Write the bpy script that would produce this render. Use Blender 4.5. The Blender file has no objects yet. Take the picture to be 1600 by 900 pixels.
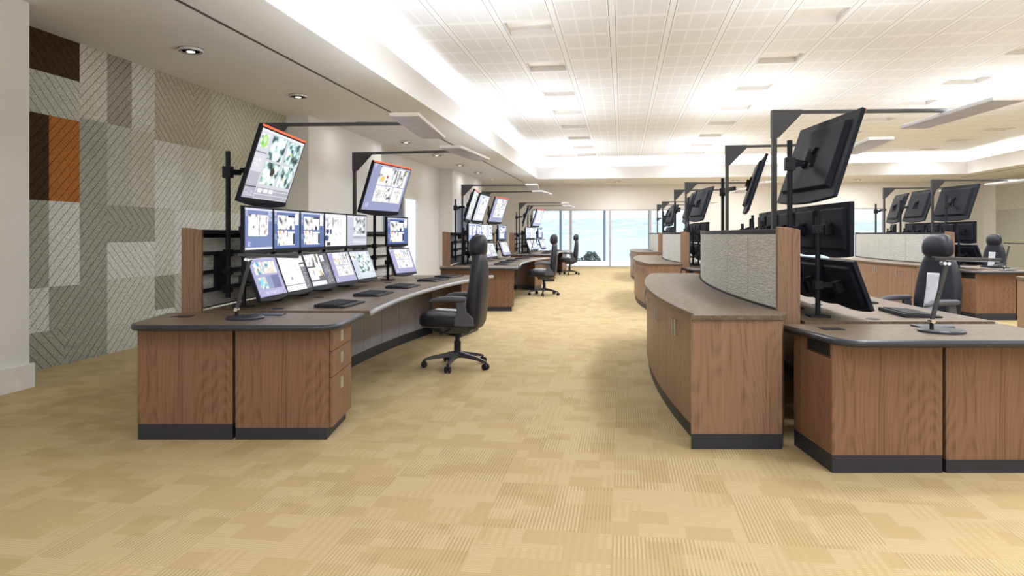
import bpy, bmesh, math, random
import numpy as np
from mathutils import Matrix, Vector
random.seed(7)
C = bpy.context.scene.collection
PI = math.pi
# ---------------------------------------------------------------- camera maths (metres; room axis = +Y)
F, H, HY, TH = 1115.0, 1.384, 366.0, math.radians(8.79)
cs, sn = math.cos(TH), math.sin(TH)
def LD(l, d):                      # lateral / depth as seen along the camera axis -> room x, y
    return (-sn*d + cs*l, cs*d + sn*l)
def on_wall(px, py, X):            # a photo pixel on the wall plane x = X -> (y, z)
    k = (px-800)/F
    d = X/(-sn + cs*k)
    return (d*(cs+sn*k), H-(py-HY)/F*d)

# ---------------------------------------------------------------- node helper
class NT:
    def __init__(s, name):
        s.m = bpy.data.materials.new(name); s.m.use_nodes = True
        s.t = s.m.node_tree; s.n = s.t.nodes
        s.b = s.n['Principled BSDF']
        s.pos = None
    def new(s, t, **kw):
        n = s.n.new(t)
        for k, v in kw.items(): setattr(n, k, v)
        return n
    def put(s, sock, v):
        if v is None: return
        if isinstance(v, bpy.types.NodeSocket): s.t.links.new(v, sock)
        else:
            try: sock.default_value = v
            except Exception: sock.default_value = tuple(v)+(1,)
    def M(s, op, a, b=None, c=None):
        n = s.new('ShaderNodeMath', operation=op)
        s.put(n.inputs[0], a); s.put(n.inputs[1], b)
        if c is not None: s.put(n.inputs[2], c)
        return n.outputs[0]
    def xyz(s):
        if not s.pos:
            g = s.new('ShaderNodeNewGeometry'); x = s.new('ShaderNodeSeparateXYZ')
            s.t.links.new(g.outputs['Position'], x.inputs[0]); s.pos = x.outputs; s.P = g.outputs['Position']
        return s.pos
    def obj(s):
        return s.new('ShaderNodeTexCoord').outputs['Object']
    def comb(s, x, y, z):
        n = s.new('ShaderNodeCombineXYZ')
        for i, v in enumerate((x, y, z)): s.put(n.inputs[i], v)
        return n.outputs[0]
    def scale(s, v, sc):
        n = s.new('ShaderNodeVectorMath', operation='MULTIPLY'); s.put(n.inputs[0], v); n.inputs[1].default_value = sc
        return n.outputs[0]
    def wn(s, v):
        n = s.new('ShaderNodeTexWhiteNoise', noise_dimensions='3D'); s.put(n.inputs['Vector'], v); return n.outputs['Value']
    def noise(s, v, sc=5, det=2, rough=.5):
        n = s.new('ShaderNodeTexNoise'); s.put(n.inputs['Vector'], v)
        n.inputs['Scale'].default_value = sc; n.inputs['Detail'].default_value = det; n.inputs['Roughness'].default_value = rough
        return n.outputs['Fac']
    def mix(s, f, a, b):
        n = s.new('ShaderNodeMix', data_type='RGBA'); s.put(n.inputs[0], f); s.put(n.inputs[6], a); s.put(n.inputs[7], b)
        return n.outputs[2]
    def ramp(s, f, stops):
        n = s.new('ShaderNodeValToRGB'); s.put(n.inputs[0], f)
        cr = n.color_ramp
        while len(cr.elements) < len(stops): cr.elements.new(.5)
        for e, (p, c) in zip(cr.elements, stops): e.position = p; e.color = tuple(c)+(1,)
        return n.outputs[0]
    def bump(s, h, st=.3, dist=.01):
        n = s.new('ShaderNodeBump'); n.inputs['Strength'].default_value = st; n.inputs['Distance'].default_value = dist
        s.put(n.inputs['Height'], h); s.t.links.new(n.outputs[0], s.b.inputs['Normal'])
    def fin(s, col=None, rough=.6, metal=0, spec=.5):
        s.put(s.b.inputs['Base Color'], col); s.put(s.b.inputs['Roughness'], rough)
        s.b.inputs['Metallic'].default_value = metal; s.b.inputs['Specular IOR Level'].default_value = spec
        return s.m
def srgb(r, g, b): return tuple(((c/255)/12.92 if c/255 < .04045 else ((c/255+.055)/1.055)**2.4) for c in (r, g, b))

def plain(name, col, rough=.6, metal=0, spec=.5, var=.06, sc=6):
    t = NT(name); n = t.noise(t.obj(), sc, 3)
    c2 = tuple(c*(1-var) for c in col); c3 = tuple(min(1, c*(1+var)) for c in col)
    return t.fin(t.ramp(n, [(.3, c2), (.7, c3)]), rough, metal, spec)

def wood(name, col):
    t = NT(name); o = t.obj()
    a = t.noise(t.scale(o, (34, 34, .55)), 1.6, 3, .6)
    b = t.noise(t.scale(o, (240, 240, 1.6)), 1.0, 2, .5)
    c = t.noise(t.scale(o, (3.2, 3.2, .55)), 1.0, 1)
    w = t.M('SINE', t.M('MULTIPLY', c, 190))
    v = t.M('ADD', t.M('MULTIPLY', w, .06), t.M('ADD', t.M('MULTIPLY', a, .55), t.M('MULTIPLY', b, .45)))
    d = tuple(x*.45 for x in col); l = tuple(x*1.25 for x in col)
    return t.fin(t.ramp(v, [(.27, d), (.47, col), (.72, l)]), .42, 0, .35)

def laminate():
    t = NT('speckled laminate'); o = t.obj()
    a = t.noise(t.scale(o, (14, 3, 14)), 2, 4, .6); b = t.noise(o, 170, 1)
    c = t.ramp(a, [(.3, (.095, .064, .040)), (.7, (.165, .118, .077))])
    f = t.M('GREATER_THAN', b, .68)
    return t.fin(t.mix(f, c, (.40, .32, .23)), .42, 0, .38)

def carpet():
    t = NT('patterned carpet tile'); x, y, z = t.xyz()
    X = t.M('DIVIDE', t.M('ADD', x, .046), .6096); Y = t.M('DIVIDE', t.M('SUBTRACT', y, 3.93), .6096)
    ix = t.M('FLOOR', X); iy = t.M('FLOOR', Y); fx = t.M('FRACT', X); fy = t.M('FRACT', Y)
    par = t.M('FLOORED_MODULO', t.M('ADD', ix, iy), 2.0)      # 0: pile lines run along y
    inv = t.M('SUBTRACT', 1.0, par)
    def mixv(a, b): return t.M('ADD', t.M('MULTIPLY', a, inv), t.M('MULTIPLY', b, par))
    u = mixv(fx, fy); v = mixv(fy, fx)
    tid = t.wn(t.comb(ix, iy, 3.3))
    def patch(nu, nv, k):
        r = t.M('FLOOR', t.M('MULTIPLY', u, nu))
        sh = t.wn(t.comb(r, tid, k)); sh2 = t.wn(t.comb(r, tid, k+9))
        n2 = t.M('ADD', nv, t.M('MULTIPLY', sh2, nv*.7))
        c = t.M('FLOOR', t.M('ADD', t.M('MULTIPLY', v, n2), sh))
        return t.wn(t.comb(t.M('ADD', r, k), c, tid))
    p1 = patch(4, 2.4, 1.7); p2 = patch(5, 3, 5.1); p3 = patch(3, 2.2, 8.8)
    fine = t.noise(t.scale(t.P, (90, 90, 90)), 1.5, 2)
    streak = t.noise(t.comb(t.M('MULTIPLY', t.M('ADD', u, ix), 90), t.M('MULTIPLY', t.M('ADD', v, iy), 5), tid), 1, 2)
    light = (.53, .415, .245); mid = (.455, .345, .18); dark = (.31, .23, .11)
    base = t.mix(t.M('GREATER_THAN', p1, .66), light, mid)
    base = t.mix(t.M('MULTIPLY', t.M('SUBTRACT', streak, .3), 1.5), base, mid)
    s1 = t.M('LESS_THAN', t.M('FRACT', t.M('MULTIPLY', u, 34)), .46)
    amp = t.M('MULTIPLY', inv, t.M('ADD', .30, t.M('MULTIPLY', t.M('GREATER_THAN', p2, .3), .38)))
    amp = t.M('ADD', amp, t.M('MULTIPLY', par, .26))
    col = t.mix(t.M('MULTIPLY', s1, amp), base, dark)
    s2 = t.M('LESS_THAN', t.M('FRACT', t.M('MULTIPLY', v, 15)), .5)
    a2 = t.M('MULTIPLY', t.M('MULTIPLY', par, t.M('GREATER_THAN', p3, .55)), .8)
    col = t.mix(t.M('MULTIPLY', s2, a2), col, mid)
    s3 = t.M('LESS_THAN', t.M('FRACT', t.M('MULTIPLY', v, 46)), .5)
    a3 = t.M('MULTIPLY', t.M('MULTIPLY', inv, t.M('GREATER_THAN', p3, .72)), .4)
    col = t.mix(t.M('MULTIPLY', s3, a3), col, light)
    col = t.mix(t.M('MULTIPLY', t.M('SUBTRACT', fine, .3), .5), col, tuple(c*.75 for c in mid))
    t.bump(t.M('ADD', fine, t.M('MULTIPLY', s1, .5)), .35, .004)
    return t.fin(col, .95, 0, .1)

def felt(name, col, sgn):
    t = NT(name); x, y, z = t.xyz()
    q = t.M('DIVIDE', t.M('ADD', t.M('MULTIPLY', y, sgn*1.0), z), .118)
    ln = t.M('LESS_THAN', t.M('FRACT', q), .09)
    a = t.noise(t.P, 95, 2, .9)
    c = t.ramp(a, [(.38, tuple(v*.55 for v in col)), (.5, col), (.62, tuple(min(1, v*1.28) for v in col))])
    col2 = t.mix(ln, c, tuple(v*.28+.004 for v in col))
    t.bump(t.M('SUBTRACT', 1.0, ln), .4, .01)
    return t.fin(col2, .95, 0, .1)

def ceiling_tile():
    t = NT('slotted metal ceiling panel'); x, y, z = t.xyz()
    W = .762
    u = t.M('FRACT', t.M('DIVIDE', t.M('ADD', x, .135), W)); v = t.M('FRACT', t.M('DIVIDE', t.M('SUBTRACT', y, 9.5), W))
    def band(a, lo, hi): return t.M('MULTIPLY', t.M('GREATER_THAN', a, lo), t.M('LESS_THAN', a, hi))
    uu = t.M('MULTIPLY', t.M('SUBTRACT', u, .075), 1/.85)
    f3 = t.M('FRACT', t.M('MULTIPLY', uu, 3))
    inb = t.M('MULTIPLY', t.M('MULTIPLY', band(uu, 0, 1), band(f3, .06, .94)), band(v, .07, .93))
    slot = t.M('LESS_THAN', t.M('FRACT', t.M('MULTIPLY', f3, 10)), .45)
    sl = t.M('MULTIPLY', inb, t.M('ADD', .12, t.M('MULTIPLY', slot, .6)))
    seam = t.M('ADD', band(u, .051, .060), band(u, .940, .949))
    lim = t.M('MULTIPLY', band(x, -3.18, 11.8), t.M('LESS_THAN', y, 26.9))
    c = t.mix(t.M('MULTIPLY', sl, lim), (.84, .85, .89), (.62, .62, .645))
    c = t.mix(t.M('MULTIPLY', seam, lim), c, (.12, .11, .11))
    return t.fin(c, .6, 0, .2)

def emis(name, col, st, base=(.05, .05, .05)):
    t = NT(name); t.b.inputs['Emission Color'].default_value = tuple(col)+(1,); t.b.inputs['Emission Strength'].default_value = st
    return t.fin(base, .4)

def screen_mat():
    t = NT('lit screen'); a = t.new('ShaderNodeAttribute', attribute_name='pix')
    t.t.links.new(a.outputs['Color'], t.b.inputs['Emission Color']); t.b.inputs['Emission Strength'].default_value = .92
    return t.fin((.015, .015, .02), .25, 0, .3)

def crinkle(name, col):
    t = NT(name); o = t.obj()
    a = t.noise(t.scale(o, (7, 7, 42)), 1.5, 3, .65); b = t.noise(t.scale(o, (16, 16, 60)), 1.2, 3, .6)
    ln = t.M('MULTIPLY', t.M('LESS_THAN', t.M('ABSOLUTE', t.M('SUBTRACT', a, .5)), .014), t.M('GREATER_THAN', b, .52))
    c = t.ramp(b, [(.35, tuple(v*.80 for v in col)), (.55, col)])
    t.bump(a, .8, .02)
    return t.fin(t.mix(t.M('MULTIPLY', ln, .85), c, (.10, .09, .08)), .9, 0, .1)

def glass():
    t = NT('window glass'); g = t.new('ShaderNodeBsdfGlass'); tr = t.new('ShaderNodeBsdfTransparent'); mx = t.new('ShaderNodeMixShader')
    g.inputs['Roughness'].default_value = 0; g.inputs['IOR'].default_value = 1.05
    tr.inputs[0].default_value = (.95, .98, .99, 1)
    fr = t.new('ShaderNodeFresnel'); fr.inputs[0].default_value = 1.3
    gl = t.new('ShaderNodeBsdfGlossy'); gl.inputs['Roughness'].default_value = .02
    t.t.links.new(fr.outputs[0], mx.inputs[0]); t.t.links.new(tr.outputs[0], mx.inputs[1]); t.t.links.new(gl.outputs[0], mx.inputs[2])
    out = [n for n in t.n if n.type == 'OUTPUT_MATERIAL'][0]; t.t.links.new(mx.outputs[0], out.inputs[0])
    return t.m

MT = dict(
    wood=wood('walnut veneer', (.205, .108, .063)), woodl=wood('light walnut veneer', (.25, .146, .092)),
    lam=laminate(), sheen_edge=plain('edging with painted sheen', (.30, .31, .34), .3), edge=plain('dark rubber edging', (.028, .032, .045), .28), kick=plain('charcoal plinth', (.022, .022, .030), .5),
    black=plain('black metal', (.012, .012, .017), .5, 0, .3), dgrey=plain('dark grey metal', (.045, .043, .045), .4, 0, .5),
    bezel=plain('monitor plastic', (.009, .011, .020), .55, 0, .2), modesty=plain('grey laminate', (.27, .26, .28), .5),
    silver=plain('brushed steel', (.62, .61, .60), .32, .9), chrome=plain('chrome', (.75, .75, .75), .12, 1),
    fabric=crinkle('crinkled cream fabric', (.66, .65, .60)), gap=plain('shadow gap', (.006, .006, .007), .8),
    leather=plain('black leather', (.016, .017, .026), .42, 0, .4, .15, 20), arm=plain('grey chair plastic', (.085, .085, .10), .45),
    insert=plain('white mesh insert', (.66, .67, .70), .8), wall=plain('warm white paint', (.80, .79, .785), .8, 0, .2, .015, 2),
    soffit=plain('soffit paint', (.78, .77, .77), .85, 0, .2, .01, 2), trim=plain('white trim', (.80, .79, .77), .5),
    cove=plain('cove paint', (.84, .80, .75), .85, 0, .2, .01, 2), track=plain('dark track', (.05, .045, .045), .5),
    rail=plain('blue grey railing', (.16, .20, .27), .4), frame=plain('window frame', (.50, .49, .52), .4), carpet=carpet(), ceil=ceiling_tile(), glass=glass(), screen=screen_mat(),
    red=emis('red warning light', (1, .11, .04), 1.3), lampface=plain('lavender diffuser', (.60, .62, .78), .35), glowleaf=emis('white door leaf with added glow', (.93, .95, 1), .8), 
    lampwhite=plain('white lamp housing', (.78, .76, .75), .4), spot=emis('downlight core', (1, .95, .85), 1.2), blue=plain('blue grey door', (.075, .105, .17), .35),
    key=plain('keycap', (.028, .028, .034), .6, 0, .2), desk_plate=plain('slate plate', (.06, .065, .10), .35), doorwhite=plain('white door', (.85, .86, .88), .5),
    terrace=plain('pale terrace paving', (.80, .80, .78), .8), water=plain('lake water', (.50, .62, .72), .25, 0, .5, .04, .01),
    hill=None, bark=plain('bark', (.10, .09, .08), .9), leaf=plain('grey green foliage', (.13, .16, .14), .9, 0, .2, .4, 3), ground=plain('bank grass', (.38, .42, .38), .9),
)
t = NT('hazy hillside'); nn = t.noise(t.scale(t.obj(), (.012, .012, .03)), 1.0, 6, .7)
MT['hill'] = t.fin(t.ramp(nn, [(.35, (.40, .50, .57)), (.5, (.52, .61, .67)), (.68, (.74, .79, .83))]), .95, 0, .1)  # distance haze is painted into these pale tones

# ---------------------------------------------------------------- mesh helpers
def NB(): return bmesh.new()
def quadbox(bm, pts, z0, z1):                       # prism from a plan polygon
    vb = [bm.verts.new((p[0], p[1], z0)) for p in pts]; vt = [bm.verts.new((p[0], p[1], z1)) for p in pts]
    n = len(pts)
    bm.faces.new(vb[::-1]); bm.faces.new(vt)
    for i in range(n): bm.faces.new((vb[i], vb[(i+1) % n], vt[(i+1) % n], vt[i]))
    return bm
def box(bm, x0, x1, y0, y1, z0, z1):
    return quadbox(bm, [(x0, y0), (x1, y0), (x1, y1), (x0, y1)], z0, z1)
def sweep(bm, path, r, n=8, close=False, flat=1.0):
    path = [Vector(p) for p in path]; rings = []; m = len(path)
    for i, p in enumerate(path):
        rr = r[i] if isinstance(r, (list, tuple)) else r
        a = path[(i+1) % m] if (i < m-1 or close) else p; b = path[(i-1) % m] if (i > 0 or close) else p
        d = (a-b).normalized(); up = Vector((0, 0, 1)) if abs(d.z) < .95 else Vector((1, 0, 0))
        s = d.cross(up).normalized(); u = s.cross(d).normalized()
        rings.append([bm.verts.new(p+s*math.cos(2*PI*k/n)*rr+u*math.sin(2*PI*k/n)*rr*flat) for k in range(n)])
    R = m if close else m-1
    for i in range(R):
        A, B = rings[i], rings[(i+1) % m]
        for k in range(n): bm.faces.new((A[k], A[(k+1) % n], B[(k+1) % n], B[k]))
    if not close: bm.faces.new(rings[0][::-1]); bm.faces.new(rings[-1])
    return bm
def bar(bm, a, b, w, h):                            # rectangular bar from a to b
    a, b = Vector(a), Vector(b); d = (b-a).normalized(); up = Vector((0, 0, 1)) if abs(d.z) < .95 else Vector((1, 0, 0))
    s = d.cross(up).normalized()*w/2; u = s.normalized().cross(d).normalized()*h/2
    A = [bm.verts.new(a+q) for q in (s+u, -s+u, -s-u, s-u)]; B = [bm.verts.new(b+q) for q in (s+u, -s+u, -s-u, s-u)]
    bm.faces.new(A); bm.faces.new(B[::-1])
    for i in range(4): bm.faces.new((A[i], B[i], B[(i+1) % 4], A[(i+1) % 4]))
    return bm
def disc(bm, c, r, z0, z1, n=24):
    return quadbox(bm, [(c[0]+r*math.cos(2*PI*k/n), c[1]+r*math.sin(2*PI*k/n)) for k in range(n)], z0, z1)
def lathe(bm, prof, n=24, c=(0, 0)):
    rings = [[bm.verts.new((c[0]+r*math.cos(2*PI*k/n), c[1]+r*math.sin(2*PI*k/n), z)) for k in range(n)] for r, z in prof]
    for A, B in zip(rings, rings[1:]):
        for k in range(n): bm.faces.new((A[k], A[(k+1) % n], B[(k+1) % n], B[k]))
    bm.faces.new(rings[0][::-1]); bm.faces.new(rings[-1]); return bm
def rring(w, t, e=.5, n=24):                        # superellipse ring in (a, b)
    out = []
    for k in range(n):
        a = 2*PI*k/n; c, s = math.cos(a), math.sin(a)
        out.append((w/2*math.copysign(abs(c)**e, c), t/2*math.copysign(abs(s)**e, s)))
    return out
def loft(bm, rings):
    R = [[bm.verts.new(p) for p in ring] for ring in rings]; n = len(R[0])
    for A, B in zip(R, R[1:]):
        for k in range(n): bm.faces.new((A[k], A[(k+1) % n], B[(k+1) % n], B[k]))
    bm.faces.new(R[0][::-1]); bm.faces.new(R[-1]); return bm
def superell(bm, c, s, e1=.5, e2=.5, nu=12, nv=24):
    rings = []
    for i in range(1, nu):
        a = -PI/2+PI*i/nu; ca, sa = math.cos(a), math.sin(a)
        rr = abs(ca)**e1; zz = math.copysign(abs(sa)**e1, sa)
        rings.append([(c[0]+p[0]*rr*s[0], c[1]+p[1]*rr*s[1], c[2]+zz*s[2]) for p in rring(2, 2, e2, nv)])
    return loft(bm, rings)

def obj(name, bm, mat, parent=None, bev=0, smooth=False, world=None, label=None):
    bmesh.ops.recalc_face_normals(bm, faces=bm.faces)
    me = bpy.data.meshes.new(name)
    if world is not None: bm.transform(world.inverted())
    bm.to_mesh(me); bm.free()
    me.materials.append(mat)
    if smooth: me.polygons.foreach_set('use_smooth', [True]*len(me.polygons))
    o = bpy.data.objects.new(name, me); C.objects.link(o)
    if parent: o.parent = parent
    if bev:
        md = o.modifiers.new('bevel', 'BEVEL'); md.width = bev; md.segments = 2; md.limit_method = 'ANGLE'
    if label: o['label'] = label
    return o
def tag(o, label, cat, group=None):
    o['label'] = label; o['category'] = cat
    if group: o['group'] = group
    return o
def struct(name, bm, m, parent=None, bev=0):
    o = obj(name, bm, m, parent, bev)
    if not parent: o['kind'] = 'structure'
    return o
class T:                                            # a thing: empty + parts given in place coordinates
    def __init__(s, name, label, cat, loc=(0, 0, 0), rot=(0, 0, 0), group=None, local=False):
        o = bpy.data.objects.new(name, None); C.objects.link(o); o.empty_display_size = .1
        o.location = loc; o.rotation_euler = rot; s.o = o; tag(o, label, cat, group)
        from mathutils import Euler
        s.w = None if local else Matrix.LocRotScale(Vector(loc), Euler(rot), Vector((1, 1, 1)))
    def p(s, name, bm, mat, bev=0, smooth=False, parent=None, label=None):
        return obj(name, bm, mat, parent or s.o, bev, smooth, s.w, label)
def dup(root, off, label=None, group=None):
    r = root.copy(); C.objects.link(r); r.location = root.location+Vector(off)
    if label: r['label'] = label
    if group: r['group'] = group
    for ch in list(root.children):
        c = ch.copy(); C.objects.link(c); c.parent = r
        for g in ch.children:
            d = g.copy(); C.objects.link(d); d.parent = c
    return r

# ---------------------------------------------------------------- ROOM
Y0, Y1 = -7.0, 30.5
XL, XR = -5.87, 14.0
struct('floor', box(NB(), XL-.6, XR+.3, Y0, Y1+.2, -.1, 0), MT['carpet'])
# main ceiling with openings for the recessed fixtures
W = .762
cols = [-.135+W*k for k in (-2, 3, 8, 13)]
rows = [9.5+W*3*k for k in range(-6, 8)]
xe = sorted([-3.75, 12.4]+[c for q in cols for c in (q+.05, q+W-.05)])
ye = sorted([Y0, 27.45]+[r for q in rows for r in (q+.05, q+W-.05)])
bm = NB()
for i in range(len(xe)-1):
    for j in range(len(ye)-1):
        if i % 2 == 1 and j % 2 == 1: continue
        bm.faces.new([bm.verts.new(p) for p in ((xe[i], ye[j], 4.25), (xe[i], ye[j+1], 4.25), (xe[i+1], ye[j+1], 4.25), (xe[i+1], ye[j], 4.25))])
bmesh.ops.remove_doubles(bm, verts=bm.verts, dist=1e-5)
bmesh.ops.recalc_face_normals(bm, faces=bm.faces)
o = struct('ceiling', bm, MT['ceil'])
md = o.modifiers.new('solid', 'SOLIDIFY'); md.thickness = .02; md.offset = 1
bm = NB(); box(bm, XL-.3, XR+.3, Y0, Y1+.2, 4.40, 4.5)
struct('ceiling', bm, MT['soffit'])
# lowered soffits round the edge with their upstand and cove shelf
bm = NB()
box(bm, XL-.3, -3.157, Y0, Y1, 3.474, 3.66); box(bm, -3.23, -3.157, Y0, 26.85, 3.66, 3.92); box(bm, -3.82, -3.75, Y0, 27.52, 3.66, 4.40)
struct('ceiling', bm, MT['soffit'])
bm = NB()
box(bm, 11.8, XR+.3, Y0, Y1, 3.474, 3.66); box(bm, 11.8, 11.87, Y0, 26.85, 3.66, 3.92); box(bm, 12.4, 12.47, Y0, 27.52, 3.66, 4.40)
struct('ceiling', bm, MT['soffit'])
bm = NB()
box(bm, -3.157, 11.8, 26.85, Y1, 3.474, 3.66); box(bm, -3.157, 11.8, 26.85, 26.92, 3.66, 3.92); box(bm, -3.75, 12.4, 27.45, 27.52, 3.66, 4.40)
struct('ceiling', bm, MT['soffit'])
struct('trim_1', box(NB(), -3.935, -3.905, Y0, 28.5, 3.466, 3.476), MT['track'])
struct('trim_2', box(NB(), 12.32, 12.34, Y0, 28.5, 3.466, 3.476), MT['track'])
# left wall: near block, panelled recess, pilasters, door recess
def wallbox(name, x0, x1, y0, y1, z1=3.474, m='wall', z0=0): return struct(name, box(NB(), x0, x1, y0, y1, z0, z1), MT[m])
wallbox('wall_left', XL-.3, -5.30, Y0, 5.71)
struct('baseboard_left', box(NB(), -5.30, -5.27, Y0, 5.74, 0, .216), MT['trim'])
wallbox('wall_left', XL-.3, XL-.03, 5.71, 11.85)
wallbox('wall_left', XL-.3, -5.45, 11.85, 15.7)
bm = NB(); box(bm, XL-.3, XL, 15.7, 16.9, 0, 3.474); box(bm, XL-.3, XL, 20.0, 22.5, 0, 3.474); box(bm, XL-.3, XL, 16.9, 20.0, 2.42, 3.474)
struct('wall_left', bm, MT['wall'])
bm = NB(); box(bm, XL-.3, -5.43, 22.5, 23.0, 0, 3.474); box(bm, XL-.3, -5.43, 25.3, 27.3, 0, 3.474); box(bm, XL-.3, -5.43, 23.0, 25.3, 2.36, 3.474)
struct('wall_left', bm, MT['wall'])
wallbox('wall_left', XL-.3, XL, 27.3, Y1)
def door(n, x, y0, ys, y1, z, far):
    e = bpy.data.objects.new('door_%d' % n, None); C.objects.link(e); e['kind'] = 'structure'; e.location = (x, (y0+y1)/2, 0)
    w = Matrix.Translation(e.location)
    b = NB(); box(b, x-.10, x+.02, y0, y0+.06, 0, z); box(b, x-.10, x+.02, y1-.06, y1, 0, z); box(b, x-.10, x+.02, y0, y1, z-.05, z)
    box(b, x-.10, x+.02, ys-.05, ys+.05, 0, z)
    obj('door_frame', b, MT['trim'], e, .005, world=w)
    obj('door_leaf', box(NB(), x-.08, x-.03, y0+.06, ys-.05, .005, z-.05), MT['blue'], e, world=w)
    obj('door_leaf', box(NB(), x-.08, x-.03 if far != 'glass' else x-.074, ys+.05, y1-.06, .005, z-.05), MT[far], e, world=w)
    b = NB(); sweep(b, [(x+.02, ys-.15, .95), (x+.02, ys-.15, 1.2)], .012); bar(b, (x-.03, ys-.15, .97), (x+.02, ys-.15, .97), .015, .015); bar(b, (x-.03, ys-.15, 1.18), (x+.02, ys-.15, 1.18), .015, .015)
    obj('door_handle', b, MT['silver'], e, world=w)
door(1, XL, 16.9, 18.75, 20.0, 2.42, 'glowleaf')  # second leaf is given an emissive glow so it reads bright white
door(2, -5.43, 23.0, 24.0, 25.3, 2.36, 'blue')
wallbox('wall_right', XR, XR+.3, Y0, Y1)
# end wall with two window bands
WA, WB = (-3.85, 2.83), (7.0, 10.34)
bm = NB()
for x0, x1 in ((XL-.3, WA[0]), (WA[1], WB[0]), (WB[1], XR+.3)): box(bm, x0, x1, Y1, Y1+.2, 0, 3.6)
for x0, x1 in (WA, WB): box(bm, x0, x1, Y1, Y1+.2, 2.44, 3.6)
struct('wall_far', bm, MT['wall'])
wn = 0
for (xa, xb), nb in ((WA, 4), (WB, 2)):
    for k in range(nb):
        wn += 1; a = xa+(xb-xa)*k/nb; b_ = xa+(xb-xa)*(k+1)/nb
        e = bpy.data.objects.new('window_%d' % wn, None); C.objects.link(e); e['kind'] = 'structure'; e.location = ((a+b_)/2, Y1+.05, 0)
        w = Matrix.Translation(e.location)
        b = NB(); fw = .05
        box(b, a, a+fw, Y1-.02, Y1+.08, 0, 2.44); box(b, b_-fw, b_, Y1-.02, Y1+.08, 0, 2.44); box(b, a+fw, b_-fw, Y1-.02, Y1+.08, 2.39, 2.44); box(b, a+fw, b_-fw, Y1-.02, Y1+.08, 0, .03)
        obj('window_frame', b, MT['frame'], e, world=w)
        obj('pane', box(NB(), a+fw, b_-fw, Y1+.03, Y1+.036, .03, 2.39), MT['glass'], e, world=w)

# felt panelling on the left recess: patchwork of tones, each a panel 3 cm thick
TONES = dict(brown=(.060, .036, .020), orange=(.45, .17, .045), g1=(.50, .51, .45), g2=(.38, .39, .34), g3=(.70, .71, .69), cr=(.58, .55, .48), dk=(.33, .32, .27), be=(.48, .44, .36), yl=(.52, .52, .42), lt=(.62, .63, .57))
FM = {}
def feltm(tone, s):
    if (tone, s) not in FM: FM[(tone, s)] = felt('felt %s %s' % (tone, 'rising' if s < 0 else 'falling'), TONES[tone], s)
    return FM[(tone, s)]
wt = T('acoustic_wall_panelling', 'patchwork felt wall panelling in grey, cream, brown and orange, behind nearest left desk', 'wall panel', (XL, 8.8, 0))
def yy(px): return on_wall(px, 366, XL)[0]
def zz(px, py): return on_wall(px, py, XL)[1]
CZ = 3.474
R = []  # px x0, x1, z0, z1, tone, dir (+1 = falling away, -1 = rising away)
zA = zz(124.5, 128); zB = zz(124.5, 190); zC = zz(76.5, 313.5); zD = zz(76.5, 449); zE = zz(76.5, 517)
R += [(41, 124.5, zA, CZ, 'brown', 1), (41, 124.5, zB, zA, 'g1', 1), (41, 76.5, zC, zB, 'brown', -1), (76.5, 124.5, zC, zB, 'orange', -1),
      (41, 76.5, zD, zC, 'g2', -1), (76.5, 124.5, zD, zC, 'g3', -1), (41, 76.5, zE, zD, 'g3', -1), (41, 100, 0, zE, 'g2', 1), (76.5, 100, zE, zD, 'g2', -1), (100, 124.5, 0, zD, 'g2', -1)]
zF = zz(206, 201); zG = zz(167.5, 379); zH = zz(167.5, 437); zI = zz(206, 323)
R += [(124.5, 167.5, zF, CZ, 'cr', -1), (167.5, 206, zF, CZ, 'dk', -1), (124.5, 167.5, 0, zF, 'g2', -1), (167.5, 206, zI, zF, 'g1', -1), (167.5, 242, (zI+zG)/2, zI, 'g2', 1), (167.5, 242, zG, (zI+zG)/2, 'g2', -1),
      (206, 242, zF, CZ, 'lt', -1), (206, 242, zI, zF, 'cr', -1), (167.5, 242, zH, zG, 'g3', 1), (167.5, 242, 0, zH, 'lt', -1)]
zJ = zz(242, 218); zK = zz(242, 432); zL = zz(242, 485)
R += [(242, 303, zJ, CZ, 'be', 1), (303, 330, zJ, CZ, 'be', -1), (242, 283, zI, zJ, 'g3', -1), (283, 330, zI, zJ, 'lt', -1), (242, 273, zK, zI, 'lt', -1), (242, 273, zL, zK, 'dk', 1), (242, 273, 0, zL, 'g3', -1),
      (273, 330, zH, zI, 'g3', -1), (273, 330, 0, zH, 'g1', 1), (330, 352, zI, CZ, 'yl', -1), (352, 396, zJ, CZ, 'yl', 1), (396, 448, zJ, CZ, 'yl', -1), (352, 396, zI, zJ, 'yl', -1), (396, 448, zI, zJ, 'yl', 1), (330, 448, 0, zI, 'lt', -1)]
for x0, x1, z0, z1, tn, s in R:
    a, b_ = yy(x0), min(yy(x1), 11.85)
    if x0 == 41: a = 5.71
    lab = {'brown': 'dark brown felt panel', 'orange': 'orange felt panel', 'g3': 'pale grey felt panel', 'be': 'beige felt panel'}.get(tn)
    wt.p('felt_panel', box(NB(), XL-.03, XL, a, b_, z0+.001, z1-.001), feltm(tn, s), label=lab)
wr = T('acoustic_wall_panelling', 'pale green felt wall panelling with diagonal grooves at far right', 'wall panel', (XR, 24, 0))
for k, (a, b_, z0, z1, tn, s) in enumerate([(19, 22.5, 0, CZ, 'lt', 1), (22.5, 26, 0, 1.6, 'g1', -1), (22.5, 26, 1.6, CZ, 'yl', 1), (26, 29.5, 0, 1.2, 'yl', 1), (26, 29.5, 1.2, 2.3, 'g1', 1), (26, 29.5, 2.3, CZ, 'lt', 1)]):
    wr.p('felt_panel', box(NB(), XR-.03, XR, a, b_, z0, z1), feltm(tn, s))

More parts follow.
